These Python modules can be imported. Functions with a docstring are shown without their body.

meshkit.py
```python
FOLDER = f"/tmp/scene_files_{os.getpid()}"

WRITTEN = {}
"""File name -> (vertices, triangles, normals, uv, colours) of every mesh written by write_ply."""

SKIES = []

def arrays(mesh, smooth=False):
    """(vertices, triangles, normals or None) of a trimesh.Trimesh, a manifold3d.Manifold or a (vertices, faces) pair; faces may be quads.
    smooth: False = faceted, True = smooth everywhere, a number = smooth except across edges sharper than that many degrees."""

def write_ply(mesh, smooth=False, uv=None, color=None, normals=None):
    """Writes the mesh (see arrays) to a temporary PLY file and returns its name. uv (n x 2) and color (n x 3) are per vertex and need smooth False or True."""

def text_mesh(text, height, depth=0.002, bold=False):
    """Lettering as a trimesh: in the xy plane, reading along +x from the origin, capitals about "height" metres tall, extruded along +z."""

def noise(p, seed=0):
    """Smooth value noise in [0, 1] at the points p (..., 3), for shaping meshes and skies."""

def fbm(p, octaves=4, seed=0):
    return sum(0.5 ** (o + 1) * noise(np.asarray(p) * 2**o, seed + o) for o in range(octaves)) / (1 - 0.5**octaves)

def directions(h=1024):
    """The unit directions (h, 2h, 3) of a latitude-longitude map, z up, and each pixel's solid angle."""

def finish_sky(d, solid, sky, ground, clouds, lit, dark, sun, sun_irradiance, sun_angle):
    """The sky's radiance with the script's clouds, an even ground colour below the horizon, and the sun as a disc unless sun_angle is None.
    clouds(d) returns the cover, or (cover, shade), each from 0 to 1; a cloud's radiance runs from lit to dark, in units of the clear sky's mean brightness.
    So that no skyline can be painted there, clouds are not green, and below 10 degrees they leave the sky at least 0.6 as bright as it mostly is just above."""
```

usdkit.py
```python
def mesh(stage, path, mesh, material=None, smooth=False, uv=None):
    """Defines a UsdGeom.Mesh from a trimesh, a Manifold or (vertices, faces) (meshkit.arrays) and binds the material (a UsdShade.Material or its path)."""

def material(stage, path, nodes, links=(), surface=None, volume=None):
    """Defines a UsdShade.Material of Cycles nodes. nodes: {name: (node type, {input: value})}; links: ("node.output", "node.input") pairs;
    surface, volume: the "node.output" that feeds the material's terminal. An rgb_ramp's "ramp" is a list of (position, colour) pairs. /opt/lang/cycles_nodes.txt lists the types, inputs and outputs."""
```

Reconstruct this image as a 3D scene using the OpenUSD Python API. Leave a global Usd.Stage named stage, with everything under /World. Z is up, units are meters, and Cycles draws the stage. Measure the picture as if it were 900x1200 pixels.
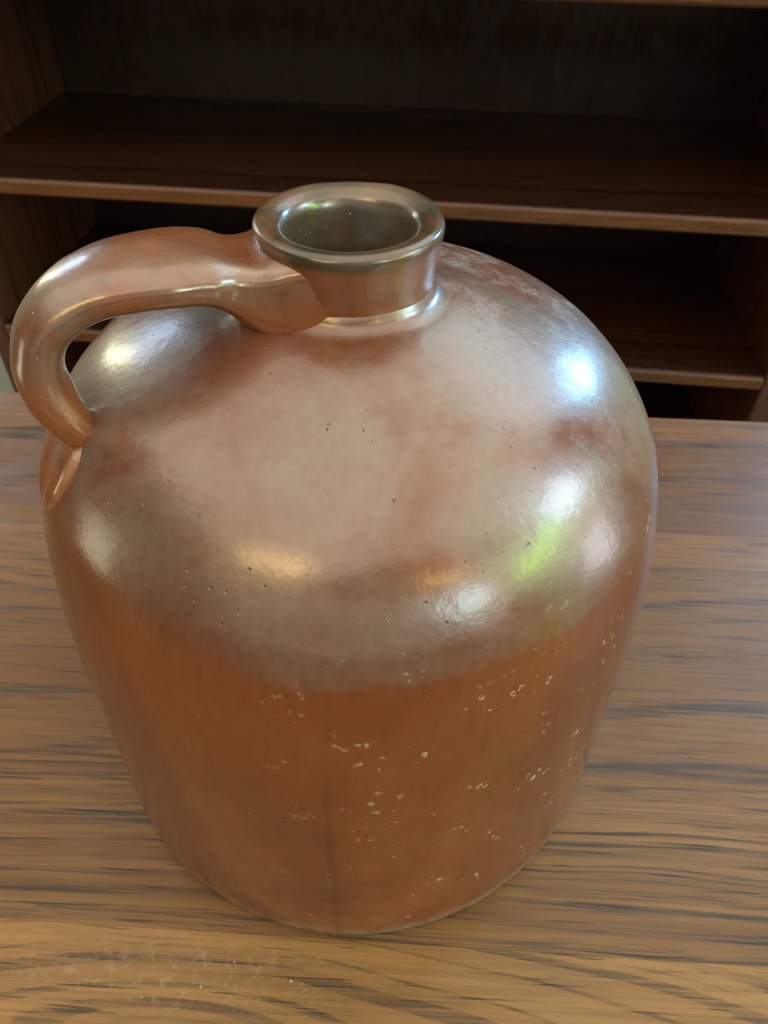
import math, random
import numpy as np, trimesh, usdkit, meshkit
from scipy.interpolate import CubicSpline, PchipInterpolator
from pxr import Usd, UsdGeom, UsdLux, UsdShade, Gf, Sdf

stage = Usd.Stage.CreateInMemory()
UsdGeom.SetStageUpAxis(stage, UsdGeom.Tokens.z)
UsdGeom.SetStageMetersPerUnit(stage, 1.0)
UsdGeom.Xform.Define(stage, '/World')
UsdGeom.Scope.Define(stage, '/World/Looks')
rng = np.random.default_rng(7)

# ------------------------------------------------------------------ camera
CAM = np.array([0.008823, -0.173298, 0.271489])
RIGHT = np.array([0.99990577, 0.00950360, 0.00990651])
UP = np.array([-0.01372798, 0.69221490, 0.72156086])
FWD = np.array([0.0, 0.72162886, -0.69228014])
cam = UsdGeom.Camera.Define(stage, '/World/camera')
M = np.eye(4)
M[0, :3], M[1, :3], M[2, :3], M[3, :3] = RIGHT, UP, -FWD, CAM
cam.AddTransformOp().Set(Gf.Matrix4d(*M.ravel().tolist()))
cam.CreateFocalLengthAttr(36.04)
cam.CreateHorizontalApertureAttr(36.0)
cam.CreateVerticalApertureAttr(48.0)
cam.CreateClippingRangeAttr(Gf.Vec2f(0.01, 100))
cam.CreateFStopAttr(34.0)
cam.CreateFocusDistanceAttr(0.195)
EXPOSURE = 0.32
cam.CreateExposureAttr(EXPOSURE)


# ------------------------------------------------------------------ light
# a dim, evenly grey room all round, its pale ceiling, the windows and two warm lamps
DOME = 0.075
usdkit.material(stage, '/World/Looks/room_air', {
    'b': ('background_shader', {'color': (1.0, 0.90, 0.78), 'strength': DOME})}, surface=None)
dome_m = UsdShade.Material.Get(stage, '/World/Looks/room_air')
dome_m.CreateSurfaceOutput('cycles').ConnectToSource(
    UsdShade.Shader.Get(stage, '/World/Looks/room_air/b').CreateOutput('background', Sdf.ValueTypeNames.Token))
dome = UsdLux.DomeLight.Define(stage, '/World/room_light')
UsdShade.MaterialBindingAPI.Apply(dome.GetPrim()).Bind(dome_m)


def rect_light(name, target, az, el, dist, w, h, color, power, roll=0.0):
    """A window or lamp pane at a bearing (degrees from +y towards +x) and height angle seen from target, facing it."""
    a, e = math.radians(az), math.radians(el)
    d = np.array([math.sin(a) * math.cos(e), math.cos(a) * math.cos(e), math.sin(e)])
    p = np.array(target) + d * dist
    z = d                                           # the light shines along its own -z
    x = np.cross([0, 0, 1.0], z)
    x = x / np.linalg.norm(x) if np.linalg.norm(x) > 1e-6 else np.array([1.0, 0, 0])
    y = np.cross(z, x)
    cr, sr = math.cos(math.radians(roll)), math.sin(math.radians(roll))
    x, y = x * cr + y * sr, y * cr - x * sr
    L = UsdLux.RectLight.Define(stage, '/World/' + name)
    m = np.eye(4)
    m[0, :3], m[1, :3], m[2, :3], m[3, :3] = x, y, z, p
    L.AddTransformOp().Set(Gf.Matrix4d(*m.ravel().tolist()))
    L.CreateWidthAttr(w); L.CreateHeightAttr(h)
    L.CreateColorAttr(Gf.Vec3f(*color)); L.CreateIntensityAttr(power)
    return L


T0 = (0, -0.03, 0.15)
rect_light('ceiling_light', (0, 0, 0.15), 60, 89, 1.6, 4.2, 4.0, (1.0, 0.92, 0.79), 1.15)
rect_light('window_light', T0, 47, 19, 1.36, 0.21, 0.26, (0.22, 0.55, 1.0), 34.0)
rect_light('window_light_001', T0, 93, 24, 2.3, 0.60, 0.60, (0.52, 0.76, 1.0), 11.0)
rect_light('window_light_002', T0, 111, 14, 2.3, 0.95, 0.22, (0.36, 1.0, 0.10), 8.0, roll=28)
rect_light('window_light_003', T0, 141, 10, 2.3, 0.55, 0.45, (0.60, 0.90, 1.0), 9.0)
rect_light('window_light_004', T0, 93, -8, 2.3, 0.5, 0.8, (0.78, 0.84, 1.0), 4.2)
rect_light('window_light_008', T0, 112, 13, 2.6, 3.4, 1.25, (0.92, 0.90, 0.76), 0.85)
rect_light('room_light_001', T0, 184, 9, 2.4, 3.4, 1.2, (1.0, 0.88, 0.76), 0.34)
rect_light('window_light_009', T0, 36, 41, 1.25, 0.80, 0.45, (0.60, 0.80, 1.0), 1.7)
rect_light('window_light_005', T0, -45, 12, 1.30, 0.10, 0.30, (1.0, 0.98, 0.70), 9.0)
rect_light('window_light_007', T0, -39, 20, 1.22, 0.26, 0.16, (0.50, 0.70, 1.0), 6.0)
rect_light('window_light_006', T0, -93, -12, 2.2, 0.5, 1.1, (0.88, 0.86, 0.62), 2.0)
rect_light('lamp_light', T0, -150, 35, 2.2, 0.80, 0.24, (1.0, 0.66, 0.28), 7.5)
rect_light('lamp_light_001', T0, 146, 26, 2.2, 0.45, 0.16, (1.0, 0.66, 0.22), 8.0)


# ------------------------------------------------------------------ helpers
class Graph:
    """Collects Cycles nodes; every call returns the 'node.output' it made."""
    def __init__(self):
        self.n, self.l, self.k = {}, [], 0

    def add(self, kind, out, **inputs):
        self.k += 1
        name = f'n{self.k}'
        vals = {}
        for key, v in inputs.items():
            if isinstance(v, str) and '.' in v and v.split('.')[0] in self.n:
                self.l.append((v, f'{name}.{key}'))
            else:
                vals[key] = v
        self.n[name] = (kind, vals)
        return f'{name}.{out}'

    def math(self, op, a, b=0.0, c=0.0, clamp=False):
        return self.add('math', 'value', math_type=op, value1=a, value2=b, value3=c, use_clamp=clamp)

    def noise(self, vec, scale, detail=2.0, rough=0.5, dist=0.0, out='fac', dim='3D', w=0.0):
        return self.add('noise_texture', out, dimensions=dim, vector=vec, scale=scale, detail=detail, roughness=rough, distortion=dist, w=w)

    def map(self, v, a, b, c=0.0, d=1.0):
        return self.add('map_range', 'result', range_type='smoothstep', value=v, from_min=a, from_max=b, to_min=c, to_max=d, clamp=True)

    def mix(self, fac, a, b, kind='mix'):
        return self.add('mix', 'color', mix_type=kind, fac=fac, color1=a, color2=b)

    def scale(self, vec, s, loc=(0, 0, 0), rot=(0, 0, 0)):
        return self.add('mapping', 'vector', mapping_type='point', vector=vec, scale=s, location=loc, rotation=rot)

    def build(self, name, surface):
        return usdkit.material(stage, '/World/Looks/' + name, self.n, self.l, surface=surface)


used = {}


def numbered(path):
    k = used.get(path, 0)
    used[path] = k + 1
    return path if k == 0 else f'{path}_{k:03d}'


def obj(name, mesh, mat, parent=None, smooth=False):
    path = numbered((str(parent.GetPath()) if parent else '/World') + '/' + name)
    return usdkit.mesh(stage, path, mesh, mat, smooth=smooth).GetPrim()


def tag(p, label=None, cat=None, group=None, kind=None):
    for k, v in (('label', label), ('category', cat), ('group', group), ('kind', kind)):
        if v:
            p.SetCustomDataByKey(k, v)
    return p


def thing(name, label, cat, loc=(0, 0, 0), rz=0.0, group=None):
    x = UsdGeom.Xform.Define(stage, numbered('/World/' + name))
    x.AddTranslateOp().Set(Gf.Vec3d(*map(float, loc)))
    x.AddRotateZOp().Set(float(rz))
    return tag(x.GetPrim(), label, cat, group)


def bev_box(x0, x1, y0, y1, z0, z1, b=0.0015):
    """A box whose edges are chamfered."""
    import manifold3d as m3
    pts = []
    for sx in (0, 1):
        for sy in (0, 1):
            for sz in (0, 1):
                X, Y, Z = (x0, x1)[sx], (y0, y1)[sy], (z0, z1)[sz]
                ix, iy, iz = (b, -b)[sx], (b, -b)[sy], (b, -b)[sz]
                pts += [(X, Y + iy, Z + iz), (X + ix, Y, Z + iz), (X + ix, Y + iy, Z)]
    return trimesh.convex.convex_hull(np.array(pts))


# ------------------------------------------------------------------ materials
def wood(name, base, dark, y0, z0, slope, freq, contrast=0.8, lo_t=.52, hi_t=.64, rough=.36, pale=None, seed=0.0, axis='x', warp=0.006, pore=0.8, spec=0.42, scuffed=False, fibre=.55, keep=.45):
    """Sawn timber cut out of a log lying along x: rings are distances from the log's pith line (y0, z0 + slope * x)."""
    g = Graph()
    pos = g.add('texture_coordinate', 'object')
    if axis == 'z':
        pos = g.add('mapping', 'vector', mapping_type='point', vector=pos, rotation=(0, math.pi / 2, 0), scale=(1, 1, 1))
    off = g.scale(pos, (1, 1, 1), (seed * 1.37, seed * .11, seed * .53))
    g.n['sx'] = ('separate_xyz', {}); g.l.append((pos, 'sx.vector'))
    lo = g.noise(g.scale(off, (5, 11, 11)), 1.0, 2.0, .5)
    lo2 = g.noise(g.scale(off, (9, 40, 40)), 1.0, 2.0, .5)
    wv = g.math('multiply', g.math('subtract', lo, .5), warp * 4)
    wv2 = g.math('multiply', g.math('subtract', lo2, .5), warp * .55)
    yy = g.math('add', g.math('add', g.math('subtract', 'sx.y', y0), wv), wv2)
    zz = g.math('add', g.math('multiply', 'sx.x', slope), z0)
    rad = g.math('sqrt', g.math('add', g.math('multiply', yy, yy), g.math('multiply', zz, zz)))
    rings = g.noise(pos, freq, 2.5, .62, dim='1D', w=g.math('add', rad, seed))
    late = g.map(rings, lo_t, hi_t)
    wide = g.noise(pos, freq * .22, 1.0, .5, dim='1D', w=g.math('add', rad, seed + 3.0))
    fib = g.noise(g.scale(off, (15, 460, 460)), 1.0, 3.0, .72)
    brk = g.noise(g.scale(off, (11, 190, 190), (.4, .2, .1)), 1.0, 2.0, .6)
    fib2 = g.noise(g.scale(off, (26, 900, 900)), 1.0, 1.0, .6)
    blot = g.noise(g.scale(off, (5, 14, 14)), 1.0, 3.0, .55)
    pores = g.map(fib2, .60, .66)
    streak = g.math('multiply', g.math('multiply', late, g.map(fib, .36, .60, .30, 1.0)), g.map(brk, .34, .56, keep, 1.0))
    c = g.mix(g.map(wide, .35, .65, 0.0, .6), base, pale or tuple(min(1, v * 1.45) for v in base))
    c = g.mix(g.map(blot, .35, .7, 0, .35), c, tuple(v * .62 for v in base))
    c = g.mix(g.map(fib, .40, .66, 0, fibre), c, tuple(v * .52 for v in base))
    c = g.mix(g.math('multiply', streak, contrast), c, dark)
    c = g.mix(g.math('multiply', g.math('multiply', pores, pore), g.map(rings, .40, .60, .25, 1.0)), c, tuple(v * .7 for v in dark))
    if scuffed:                                     # pale rub marks where something was dragged across the front board
        dx, dy = g.math('multiply', g.math('add', 'sx.x', .052), 13.0), g.math('multiply', g.math('add', 'sx.y', .102), 70.0)
        near = g.map(g.math('add', g.math('multiply', dx, dx), g.math('multiply', dy, dy)), 1.2, .0)
        rub = g.noise(g.scale(pos, (260, 330, 330)), 1.0, 5.0, .75, 1.0)
        c = g.mix(g.math('multiply', g.math('multiply', near, g.map(rub, .49, .70)), .29), c, (.50, .41, .30))
    scuff = g.noise(g.scale(off, (30, 45, 45)), 1.0, 5.0, .7)
    rr = g.math('add', rough, g.math('multiply', g.map(scuff, .42, .68), .16))
    rr = g.math('add', rr, g.math('multiply', streak, .10))
    bmp = g.add('bump', 'normal', height=fib, strength=.35, distance=.0004)
    p = g.add('principled_bsdf', 'BSDF', base_color=c, roughness=rr, normal=bmp, specular_ior_level=spec)
    return g.build(name, p)


OAK, OAKD = (.195, .092, .026), (.034, .026, .021)
oak = [
    wood('oak_front', (.310, .158, .044), (.046, .029, .016), -.122, .008, .17, 230, .66, .53, .63, seed=1.0, pale=(.43, .230, .066), fibre=.42, scuffed=True),
    wood('oak_tight', (.205, .100, .031), (.036, .028, .022), .30, .02, .01, 330, .76, .47, .60, seed=2.3, warp=.0055, pale=(.33, .168, .050), fibre=.42, keep=.55),
    wood('oak_wide', OAK, (.046, .038, .033), .17, .05, .06, 78, .76, .54, .67, seed=3.1, pale=(.29, .136, .036), warp=.013, fibre=.40, keep=.60),
    wood('oak_back', (.185, .085, .029), OAKD, .05, .10, -.03, 80, .60, .53, .66, seed=4.4, warp=.010, fibre=.45),
]
ROSE = (.046, .0165, .0072)
rose_side = wood('rosewood_side', (.105, .034, .014), (.006, .0035, .0025), .3, .05, .02, 60, .8, seed=5.0, axis='z', spec=.5, rough=.30, pale=(.11, .042, .018))
rose_shelf = wood("rosewood_shelf", (.040, .0135, .0056), (.006, .0035, .0025), .2, .05, .06, 60, .85, seed=6.0, rough=.24, spec=.5, pale=(.075, .027, .011))
rose_edge = wood('rosewood_edge', (.15, .054, .014), (.05, .020, .007), .2, .3, .02, 60, .5, seed=7.0, rough=.26, pale=(.24, .090, .022))
rose_back = wood('rosewood_back', (.036, .0165, .0095), (.010, .0055, .004), .3, .05, .02, 40, .7, seed=8.0, axis='z', rough=.16)


def plain(name, col, rough=.8, var=.15, scale=40):
    g = Graph()
    pos = g.add('texture_coordinate', 'object')
    n = g.noise(pos, scale, 4.0, .6)
    c = g.mix(g.map(n, .3, .7), tuple(v * (1 - var) for v in col), tuple(min(1, v * (1 + var)) for v in col))
    return g.build(name, g.add('principled_bsdf', 'BSDF', base_color=c, roughness=rough))


wall_m = plain('wall_paint', (.42, .45, .37), .8, .05, 8)
floor_m = plain('floor_carpet', (.40, .37, .38), .9, .2, 120)
crumb_m = plain('crumb_dust', (.40, .34, .25), .7, .2, 900)


def glaze(name, lower=(.182, .050, .0140), chips=1.0, neck=False, handle=False):
    """Brown salt glaze: glossy rust below, a pewter-like lustre dipped over the shoulder, pin holes, blisters, chips and a dusty foot."""
    g = Graph()
    pos = g.add('texture_coordinate', 'object')
    g.n['s'] = ('separate_xyz', {}); g.l.append((pos, 's.vector'))
    g.n['nv'] = ('geometry', {})
    g.n['nn'] = ('separate_xyz', {}); g.l.append(('nv.normal', 'nn.vector'))
    big = g.noise(pos, 16, 4.0, .6)
    mid = g.noise(pos, 60, 3.0, .6)
    fine = g.noise(pos, 900, 1.0, .65)
    brush = g.noise(g.scale(pos, (1, 1, .14)), 420, 2.0, .65)
    dark = tuple(v * .55 for v in lower)
    c = g.mix(g.map(big, .36, .66), tuple(v * .88 for v in lower), tuple(v * 1.12 for v in lower))
    c = g.mix(g.map(mid, .40, .75, 0, .25), c, (.27, .088, .026))
    c = g.mix(g.map(brush, .45, .75, 0, .25), c, dark)
    # the lustre was dipped: it ends in a ring round the wall, slightly uneven
    ring = g.math('add', 's.z', g.math('multiply', g.math('subtract', big, .5), .0045))
    ring = g.math('add', ring, g.math('multiply', g.math('subtract', mid, .5), .004))
    lus = g.math('multiply', g.map(ring, .1335, .1372), g.map('s.z', .136, .158, .62, 1.0))
    side = g.map(g.math('add', g.math('add', 's.x', g.math('multiply', g.math('subtract', mid, .5), .03)), g.math('multiply', g.math('subtract', 's.z', .137), 2.4)), -.060, .010, .25, 1.0)
    full = g.math('multiply', g.math('multiply', lus, side), g.map(g.math('add', g.math('multiply', mid, .5), g.math('multiply', big, .5)), .36, .56, .62, 1.0))
    if neck:
        full = g.math('multiply', full, .55)
    if handle:
        full = g.math('multiply', full, g.math('multiply', g.map('s.z', .165, .186, .25, .85), g.map(g.math('sqrt', g.math('add', g.math('multiply', 's.x', 's.x'), g.math('multiply', 's.y', 's.y'))), .022, .036, .62, 1.0)))
    cloud = g.noise(g.scale(pos, (1, 1, 1.3), (.21, .33, .5)), 25, 4.0, .62, .6)
    lustre_col = g.mix(g.map(cloud, .36, .62), (.165, .052, .019), (.150, .086, .050))
    lustre_col = g.mix(g.map(brush, .42, .72, 0, .45), lustre_col, (.080, .032, .013))
    full = g.math('multiply', full, g.map(cloud, .32, .56, .58, 1.0))
    c = g.mix(full, c, lustre_col)
    # pin holes
    v1 = g.add('voronoi_texture', 'distance', vector=pos, scale=330.0, feature='f1')
    m1 = g.map(g.noise(pos, 75, 1.0), .74 if handle or neck else .57, .82 if handle or neck else .68)
    pin = g.math('multiply', g.map(v1, .15, .07), m1)
    c = g.mix(g.math('multiply', pin, .85), c, (.02, .010, .006))
    # pale blisters and chips, most of them to the right and low on the wall
    jig = g.add('vector_math', 'vector', math_type='scale', vector1=g.noise(pos, 330, 1.0, out='color'), scale=.0032)
    jag = g.add('vector_math', 'vector', math_type='add', vector1=pos, vector2=jig)
    v2 = g.add('voronoi_texture', 'distance', vector=g.scale(jag, (1, 1, .8), (.013, .027, .041)), scale=320.0, feature='f1')
    right = g.map(g.math('add', 's.x', g.math('multiply', g.math('subtract', big, .5), .06)), -.045, .050)
    low = g.map('s.z', .150, .128, .04, 1.0)
    patch = g.map(g.noise(pos, 60, 3.0), .46, .60)
    m2 = g.math('multiply', patch, g.math('multiply', right, low))
    edge = g.noise(pos, 1400, 2.0, .6)
    size = g.math('multiply', g.map(g.noise(pos, 95, 0.0), .40, .72), .26)
    chip = g.math('multiply', g.map(g.math('subtract', g.math('add', v2, g.math('multiply', g.math('subtract', edge, .5), .16)), size), .085, .01), m2)
    chipc = g.math('multiply', chip, g.map(edge, .36, .56))
    c = g.mix(g.math('multiply', chipc, .80 * chips), c, (.66, .52, .40))
    # dusty foot and worn, hazy patches low on the wall
    foot = g.math('multiply', g.map('s.z', .013, .002), g.map(g.noise(pos, 90, 3.0, .7), .30, .52))
    c = g.mix(g.math('multiply', foot,   .60 * chips), c, (.37, .32, .235))
    haze = g.math('multiply', g.map(g.noise(pos, 55, 3.0, .7), .46, .76), g.map('s.z', .12, .03, .03, .14))
    c = g.mix(g.math('multiply', haze, chips), c, (.42, .26, .16))
    # dust lying on the upward faces, wiped off in places
    wipe = g.noise(g.scale(pos, (1, 1, 1), (.3, .1, .7), (.5, .3, .9)), 38, 4.0, .74)
    fleck = g.noise(pos, 1500, 2.0, .7)
    dust = g.math('multiply', g.math('multiply', g.map('nn.z', .45, .95), g.map(wipe, .46, .66)), g.map(g.math('add', 's.x', g.math('multiply', 's.y', .8)), -.02, .05, .12, 1.0))
    dust = g.math('multiply', dust, g.map(fleck, .40, .62, .25, 1.0))
    c = g.mix(g.math('multiply', dust, .42), c, (.52, .47, .43))
    # a long dark run down the front
    wob = g.math('multiply', g.math('subtract', g.noise(g.scale(pos, (0, 0, 1)), 60, 2.0), .5), .003)
    run = g.map(g.math('absolute', g.math('add', g.math('add', 's.x', .0038), wob)), .0016, .0004)
    run = g.math('multiply', run, g.math('multiply', g.map('s.z', .112, .095), g.map('s.y', 0, -.01)))
    c = g.mix(g.math('multiply', run, .50 * chips), c, (.11, .022, .005))
    # glaze breaks pale over ridges and creases of the clay
    wear = g.add('attribute', 'fac', attribute='wear')
    c = g.mix(g.math('multiply', wear, g.map(mid, .30, .60, .35, .9)), c, (.46, .30, .17))
    rough = g.math('add', g.map(full, 0, 1, .22, .36), g.math('multiply', g.math('subtract', mid, .5), .16))
    ior = g.map(full, 0, 1, 1.60, 2.35)
    tint = (1.0, .91, .79)
    coatw = g.map(full, 0, 1, .35, .50)
    if neck:
        coatw = g.math('multiply', coatw, .6)
        lip = g.map(g.math('add', 's.z', g.math('multiply', g.math('subtract', mid, .5), .002)), .1942, .1962)
        inner = g.map(g.math('add', g.math('multiply', 's.x', 's.x'), g.math('multiply', 's.y', 's.y')), .000280, .000225)
        pew = g.math('maximum', lip, inner)
        c = g.mix(pew, c, g.mix(g.map(mid, .35, .65), (.045, .036, .015), (.135, .060, .022)))
        c = g.mix(inner, c, (.075, .058, .034))
        ior = g.math('add', ior, g.math('add', g.math('multiply', pew, .12), g.math('multiply', inner, .5)))
        rough = g.math('add', rough, .03)
    if handle:
        rough = g.math('subtract', rough, .04)
        smoke = g.map(g.noise(g.scale(pos, (1, 1, 1.5)), 85, 3.0, .6), .56, .74)
        c = g.mix(g.math('multiply', smoke, .5), c, (.045, .030, .014))
    rough = g.math('add', rough, g.math('multiply', dust, .25))
    rough = g.math('add', rough, g.math('multiply', foot, .3))
    coatr = g.math('add', g.math('multiply', rough, .50), g.math('multiply', g.math('subtract', fine, .5), .05))
    h = g.math('add', g.math('multiply', mid, .13), g.math('multiply', fine, .013))
    h = g.math('add', h, g.math('multiply', pin, -.12))
    h = g.math('add', h, g.math('multiply', g.math('multiply', g.map(v2, .10, .02), patch), .10))
    bmp = g.add('bump', 'normal', height=h, strength=.8, distance=.0025)
    p = g.add('principled_bsdf', 'BSDF', base_color=c, roughness=rough, ior=ior, normal=bmp, specular_tint=tint,
              coat_weight=coatw, coat_roughness=coatr, coat_ior=1.6, coat_normal=bmp)
    return g.build(name, p)


glaze_body = glaze('jug_glaze')
glaze_neck = glaze('jug_glaze_neck', lower=(.27, .078, .018), chips=.3, neck=True)
glaze_handle = glaze('jug_glaze_handle', lower=(.29, .085, .020), chips=.25, handle=True)

# ------------------------------------------------------------------ setting
FLOOR = -0.74
tag(obj('floor', bev_box(-2.5, 2.5, -2.5, 2.5, FLOOR - .05, FLOOR), floor_m), kind='structure', label='pale floor under table and bookcase')
tag(obj('wall', bev_box(-2.5, 2.5, 1.02, 1.10, FLOOR - .04, 1.6), wall_m), kind='structure', label='pale grey green wall behind the bookcase')

# ------------------------------------------------------------------ table
TY = -2.55
tbl = thing('wooden_table', 'brown oak table with grained plank top that the jug stands on', 'table', (0, 0, 0), TY)
EX0, EX1 = -.62, .62
seams = [(-.335, -.21253, oak[2]), (-.2125, -.09003, oak[0]), (-.0900, -.03053, oak[1]), (-.0305, .10397, oak[2]), (.1040, .2000, oak[3])]
for y0, y1, m in seams:
    obj('board', bev_box(EX0, EX1, y0, y1, -.028, 0.0, .00006), m, tbl)
obj('apron', bev_box(EX0 + .05, EX1 - .05, -.295, -.275, -.11, -.0285), oak[3], tbl)
obj('apron', bev_box(EX0 + .05, EX1 - .05, .135, .155, -.11, -.0285), oak[3], tbl)
for lx in (EX0 + .06, EX1 - .06):
    for ly in (-.26, .12):
        obj('leg', bev_box(lx - .03, lx + .03, ly - .0145, ly + .0145, FLOOR, -.0285), oak[3], tbl)

# ------------------------------------------------------------------ bookcase
BYAW = math.degrees(math.atan2(-.10388, .99459))
case = thing('bookcase', 'dark rosewood bookcase with empty shelves standing behind the table', 'bookcase', (-.34762, .54370, 0), BYAW)
S0, S1, DEP = -.052, .735, .2665
ZT, ZB = .50, -.70
obj('side_panel', bev_box(S0 - .0165, S0, 0, DEP + .01, FLOOR, ZT), rose_side, case)
obj('side_panel', bev_box(S1, S1 + .034, 0, DEP + .01, FLOOR, ZT), rose_side, case)
obj('back_panel', bev_box(S0 + .0003, S1 - .0003, DEP, DEP + .008, ZB, ZT - .002), rose_back, case)
for top in (.1665, 0.0, -.155, -.31, -.465, -.62, .333, .4985):
    b = obj('shelf', bev_box(S0 + .0004, S1 - .0004, .004, DEP - .0004, top - .0135, top, .0005), rose_shelf, case)
    obj('edge_strip', bev_box(S0 + .0004, S1 - .0004, -.0005, .0037, top - .0137, top + .0002, .0021), rose_edge, b)

# ------------------------------------------------------------------ jug
jug = thing('stoneware_jug', 'big brown glazed stoneware jug with looped handle, standing on the table', 'jug')


def lathe(prof, n=320, wob=0.0004, seed=0, freq=14):
    prof = np.asarray(prof, float)
    t = np.linspace(0, 2 * np.pi, n, endpoint=False)
    R = np.repeat(prof[:, 0][:, None], n, 1); Z = np.repeat(prof[:, 1][:, None], n, 1)
    P = np.stack([R * np.cos(t), R * np.sin(t), Z], -1)
    if wob:
        d = meshkit.fbm(P * freq + 5, 3, seed) - .5
        ridge = meshkit.noise(np.stack([Z * 130, Z * 0, np.cos(t)[None] + Z * 0], -1), 3) - .5
        k = wob * (d * 4 + ridge * .35) * np.clip(R / .03, 0, 1)
        P[..., 0] += k * np.cos(t); P[..., 1] += k * np.sin(t)
        P[..., 2] += k * .6 * np.clip((Z - .01) / .02, 0, 1)
    m = len(prof)
    i, j = np.meshgrid(np.arange(m - 1), np.arange(n), indexing='ij')
    a = i * n + j; b = i * n + (j + 1) % n
    f = np.stack([a, b, b + n, a + n], -1).reshape(-1, 4)
    return P.reshape(-1, 3), np.vstack([f[:, [0, 1, 2]], f[:, [0, 2, 3]]])


def smooth_curve(pts, n):
    pts = np.asarray(pts, float)
    s = np.r_[0, np.cumsum(np.hypot(*np.diff(pts, axis=0).T))]
    u = np.linspace(0, s[-1], n)
    return np.stack([PchipInterpolator(s, pts[:, 0])(u), PchipInterpolator(s, pts[:, 1])(u)], 1)


BODY = [(.0862, .0002), (.0882, .0010), (.0893, .0028), (.0898, .0065), (.0899, .014), (.0896, .035), (.0893, .055), (.0891, .075), (.0890, .09), (.0884, .1056),
        (.0873, .119), (.0862, .1267), (.0848, .1338), (.0830, .1408), (.0798, .1479), (.0753, .1549), (.0688, .1619), (.0588, .1690),
        (.0437, .1752), (.0330, .1784), (.0262, .1800), (.0236, .1804), (.0220, .1811), (.0209, .1820), (.0202, .1832), (.0193, .1845)]
body_prof = smooth_curve(BODY, 420)
bottom = np.array([(0.0002, .0008), (.03, .0008), (.06, .0008), (.080, .0006), (.0842, .0003)])
body = obj('body', lathe(np.vstack([bottom, body_prof]), 400, .0004), glaze_body, jug, smooth=True)

NECK = [(.0196, .1800), (.0198, .1830), (.0201, .1860), (.0206, .1890), (.0211, .1920), (.0215, .1940), (.0218, .1953), (.02205, .1964), (.0221, .1973), (.0218, .1981),
        (.0211, .19865), (.0202, .19885), (.0190, .1987), (.0178, .1984), (.0168, .1979), (.0160, .1972), (.0154, .1962), (.0150, .1948), (.0147, .1925),
        (.0142, .1890), (.0137, .1860), (.0133, .1830), (.0130, .1800), (.0131, .1770), (.0140, .1740), (.0160, .1715)]
neck = obj('neck', lathe(smooth_curve(NECK, 200), 240, .0004, seed=4, freq=55), glaze_neck, jug, smooth=True)

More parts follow.
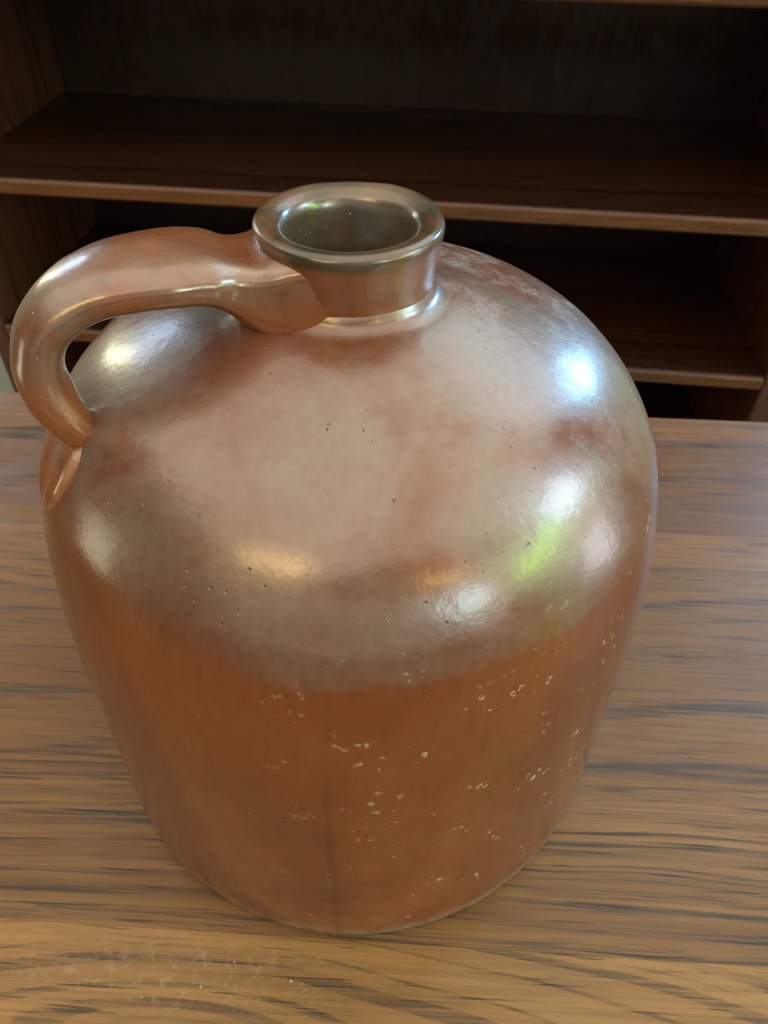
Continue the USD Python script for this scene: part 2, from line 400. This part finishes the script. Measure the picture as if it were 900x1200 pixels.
# looped handle: sections (bearing, distance from the axis, height, half width, half thickness up, down, squareness)
HS = np.array([
    # deg   rho    z     hw    up     dn    pw
    (199, .0187, .1900, .0168, .0062, .0145, 5),
    (199, .0205, .1898, .0158, .0056, .0140, 5),
    (199.5, .0245, .1896, .0134, .0046, .0120, 4.2),
    (200, .0290, .1907, .0126, .0046, .0080, 3.2),
    (200, .0340, .1924, .0142, .0050, .0066, 2.6),
    (200.5, .0415, .1934, .0146, .0052, .0062, 2.4),
    (201, .0507, .1932, .0134, .0054, .0060, 2.3),
    (201, .0599, .1914, .0118, .0052, .0054, 2.3),
    (201.5, .0664, .1880, .0106, .0054, .0054, 2.2),
    (202, .0714, .1830, .0096, .0056, .0054, 2.1),
    (203, .0738, .1770, .0090, .0057, .0055, 2.0),
    (204, .0738, .1710, .0084, .0058, .0058, 2.0),
    (206, .0718, .1655, .0068, .0054, .0050, 2.0),
    (208, .0692, .1608, .0048, .0044, .0040, 2.0),
    (209.5, .0668, .1570, .0030, .0032, .0030, 2.0)])
s = np.r_[0, np.cumsum(np.hypot(*np.diff(HS[:, 1:3], axis=0).T))]
u = np.linspace(0, s[-1], 130)
H = np.stack([CubicSpline(s, HS[:, k])(u) if k < 3 else PchipInterpolator(s, HS[:, k])(u) for k in range(7)], 1)
nang = 72
th = np.linspace(0, 2 * np.pi, nang, endpoint=False)
dR = np.gradient(H[:, 1]); dZ = np.gradient(H[:, 2]); L_ = np.hypot(dR, dZ); dR /= L_; dZ /= L_
V = []
for k in range(len(u)):
    a = math.radians(H[k, 0]); e = np.array([math.cos(a), math.sin(a), 0]); tn = np.array([-e[1], e[0], 0]); zz = np.array([0, 0, 1.0])
    c0 = e * H[k, 1] + zz * H[k, 2]
    wrap = np.clip((.030 - H[k, 1]) / .0113, 0, 1)
    nrm = e * -dZ[k] + zz * dR[k]                   # outward side of the loop
    pw = H[k, 6]
    cx = np.sign(np.cos(th)) * np.abs(np.cos(th)) ** (2 / pw); sy = np.sign(np.sin(th)) * np.abs(np.sin(th)) ** (2 / pw)
    hw = H[k, 3] * np.where(sy < 0, 1 - .16 * sy * wrap, 1.0)
    back = wrap * (np.sqrt(np.maximum(.0192 ** 2 - (cx * hw) ** 2, .004 ** 2)) - .0192)
    V.append(c0 + np.outer(back, e) + np.outer(cx * hw, tn) + np.outer(np.where(sy > 0, sy * H[k, 4], sy * H[k, 5]), nrm))
V = np.array(V)
d = meshkit.fbm(V * 45 + 3, 3, 11) - .5
cen = V.mean(1, keepdims=True); dirn = V - cen; dirn /= np.linalg.norm(dirn, axis=-1, keepdims=True) + 1e-9
V = V + dirn * d[..., None] * .0022
m = len(u)
i, j = np.meshgrid(np.arange(m - 1), np.arange(nang), indexing='ij')
a_ = i * nang + j; b_ = i * nang + (j + 1) % nang
F = np.stack([a_, a_ + nang, b_ + nang, b_], -1).reshape(-1, 4)
handle = obj('handle', (V.reshape(-1, 3), F), glaze_handle, jug, smooth=True)


def wear(prim, w):
    UsdGeom.PrimvarsAPI(prim).CreatePrimvar('wear', Sdf.ValueTypeNames.FloatArray, 'vertex').Set([float(x) for x in np.ravel(w)])


ridge = np.exp(-(((th - math.pi * .27 + math.pi) % (2 * math.pi) - math.pi) / .16) ** 2)
wear(handle, np.outer(np.exp(-((H[:, 1] - .024) / .010) ** 2) * (np.arange(m) < m * .5), ridge) * .8 + (np.arange(m)[:, None] > m - 8) * .7)

# the flattened clay where the handle's lower end was pressed on to the shoulder
nu, nv = 50, 33
P = np.zeros((nu, nv, 3))
zs = body_prof[:, 1]; rs = body_prof[:, 0]
arc = np.r_[0, np.cumsum(np.hypot(*np.diff(body_prof, axis=0).T))]
iz = lambda z: np.interp(z, zs, arc)
a_top, a_bot = iz(.1625), iz(.1385)
for i in range(nu):
    t = i / (nu - 1)
    A = a_top + (a_bot - a_top) * t
    r, z = np.interp(A, arc, rs), np.interp(A, arc, zs)
    r2, z2 = np.interp(A + .001, arc, rs), np.interp(A + .001, arc, zs)
    tr, tz = (r2 - r) / .001, (z2 - z) / .001
    hw = .0138 * (np.sin(np.pi * min(1, (t * .72 + .28))) ** .75) * (1 - t ** 5 * .4) + .0004
    azc = math.radians(202.5 + 4.5 * t)
    for j in range(nv):
        v = -1 + 2 * j / (nv - 1)
        az = azc + v * hw / r
        up = min(1, t / .30); up = up * up * (3 - 2 * up)
        h = (.0031 * (1 - abs(v) ** 4) * up * (1 - t ** 9) - .0007 + .0005 * math.exp(-((abs(v) - .78) / .15) ** 2) * (1 - t ** 8) * up
             - .0013 * math.exp(-(v / .5) ** 2) * math.sin(math.pi * t)) * (.85 + .15 * math.cos(3 * t + v))
        nr, nz = tz, -tr
        P[i, j] = ((r + nr * h) * math.cos(az), (r + nr * h) * math.sin(az), z + nz * h)
a_ = np.arange(nu * nv).reshape(nu, nv)
F = np.stack([a_[:-1, :-1], a_[1:, :-1], a_[1:, 1:], a_[:-1, 1:]], -1).reshape(-1, 4)
pressed = obj('pressed_end', (P.reshape(-1, 3), F), glaze_handle, handle, smooth=True)
vv, tt = np.linspace(-1, 1, nv)[None], np.linspace(0, 1, nu)[:, None]
wear(pressed, .8 * np.maximum(np.exp(-((np.abs(vv) - .84) / .07) ** 2), np.exp(-((tt - .97) / .03) ** 2) + 0 * vv))

# ------------------------------------------------------------------ dust on the table top
fl = []
r2 = random.Random(5)
for k in range(26):
    if k < 6:
        x, y = r2.gauss(-.040, .020), r2.gauss(-.1005, .0055)
    else:
        x, y = r2.uniform(-.17, .19), r2.uniform(-.115, .12)
    if math.hypot(x, y) < .0915:
        continue
    sz = r2.uniform(.0001, .0003) * (1.5 if r2.random() < .1 else 1)
    q = trimesh.creation.icosphere(0, sz)
    q.apply_scale([r2.uniform(.7, 1.8), r2.uniform(.7, 1.4), .45])
    q.apply_transform(trimesh.transformations.rotation_matrix(r2.uniform(0, 6.3), [0, 0, 1]))
    q.apply_translation([x, y, sz * .3])
    fl.append(q)
tag(obj('dust', trimesh.util.concatenate(fl), crumb_m), 'pale specks of dust scattered on the table in front of the jug', 'dust', kind='stuff')
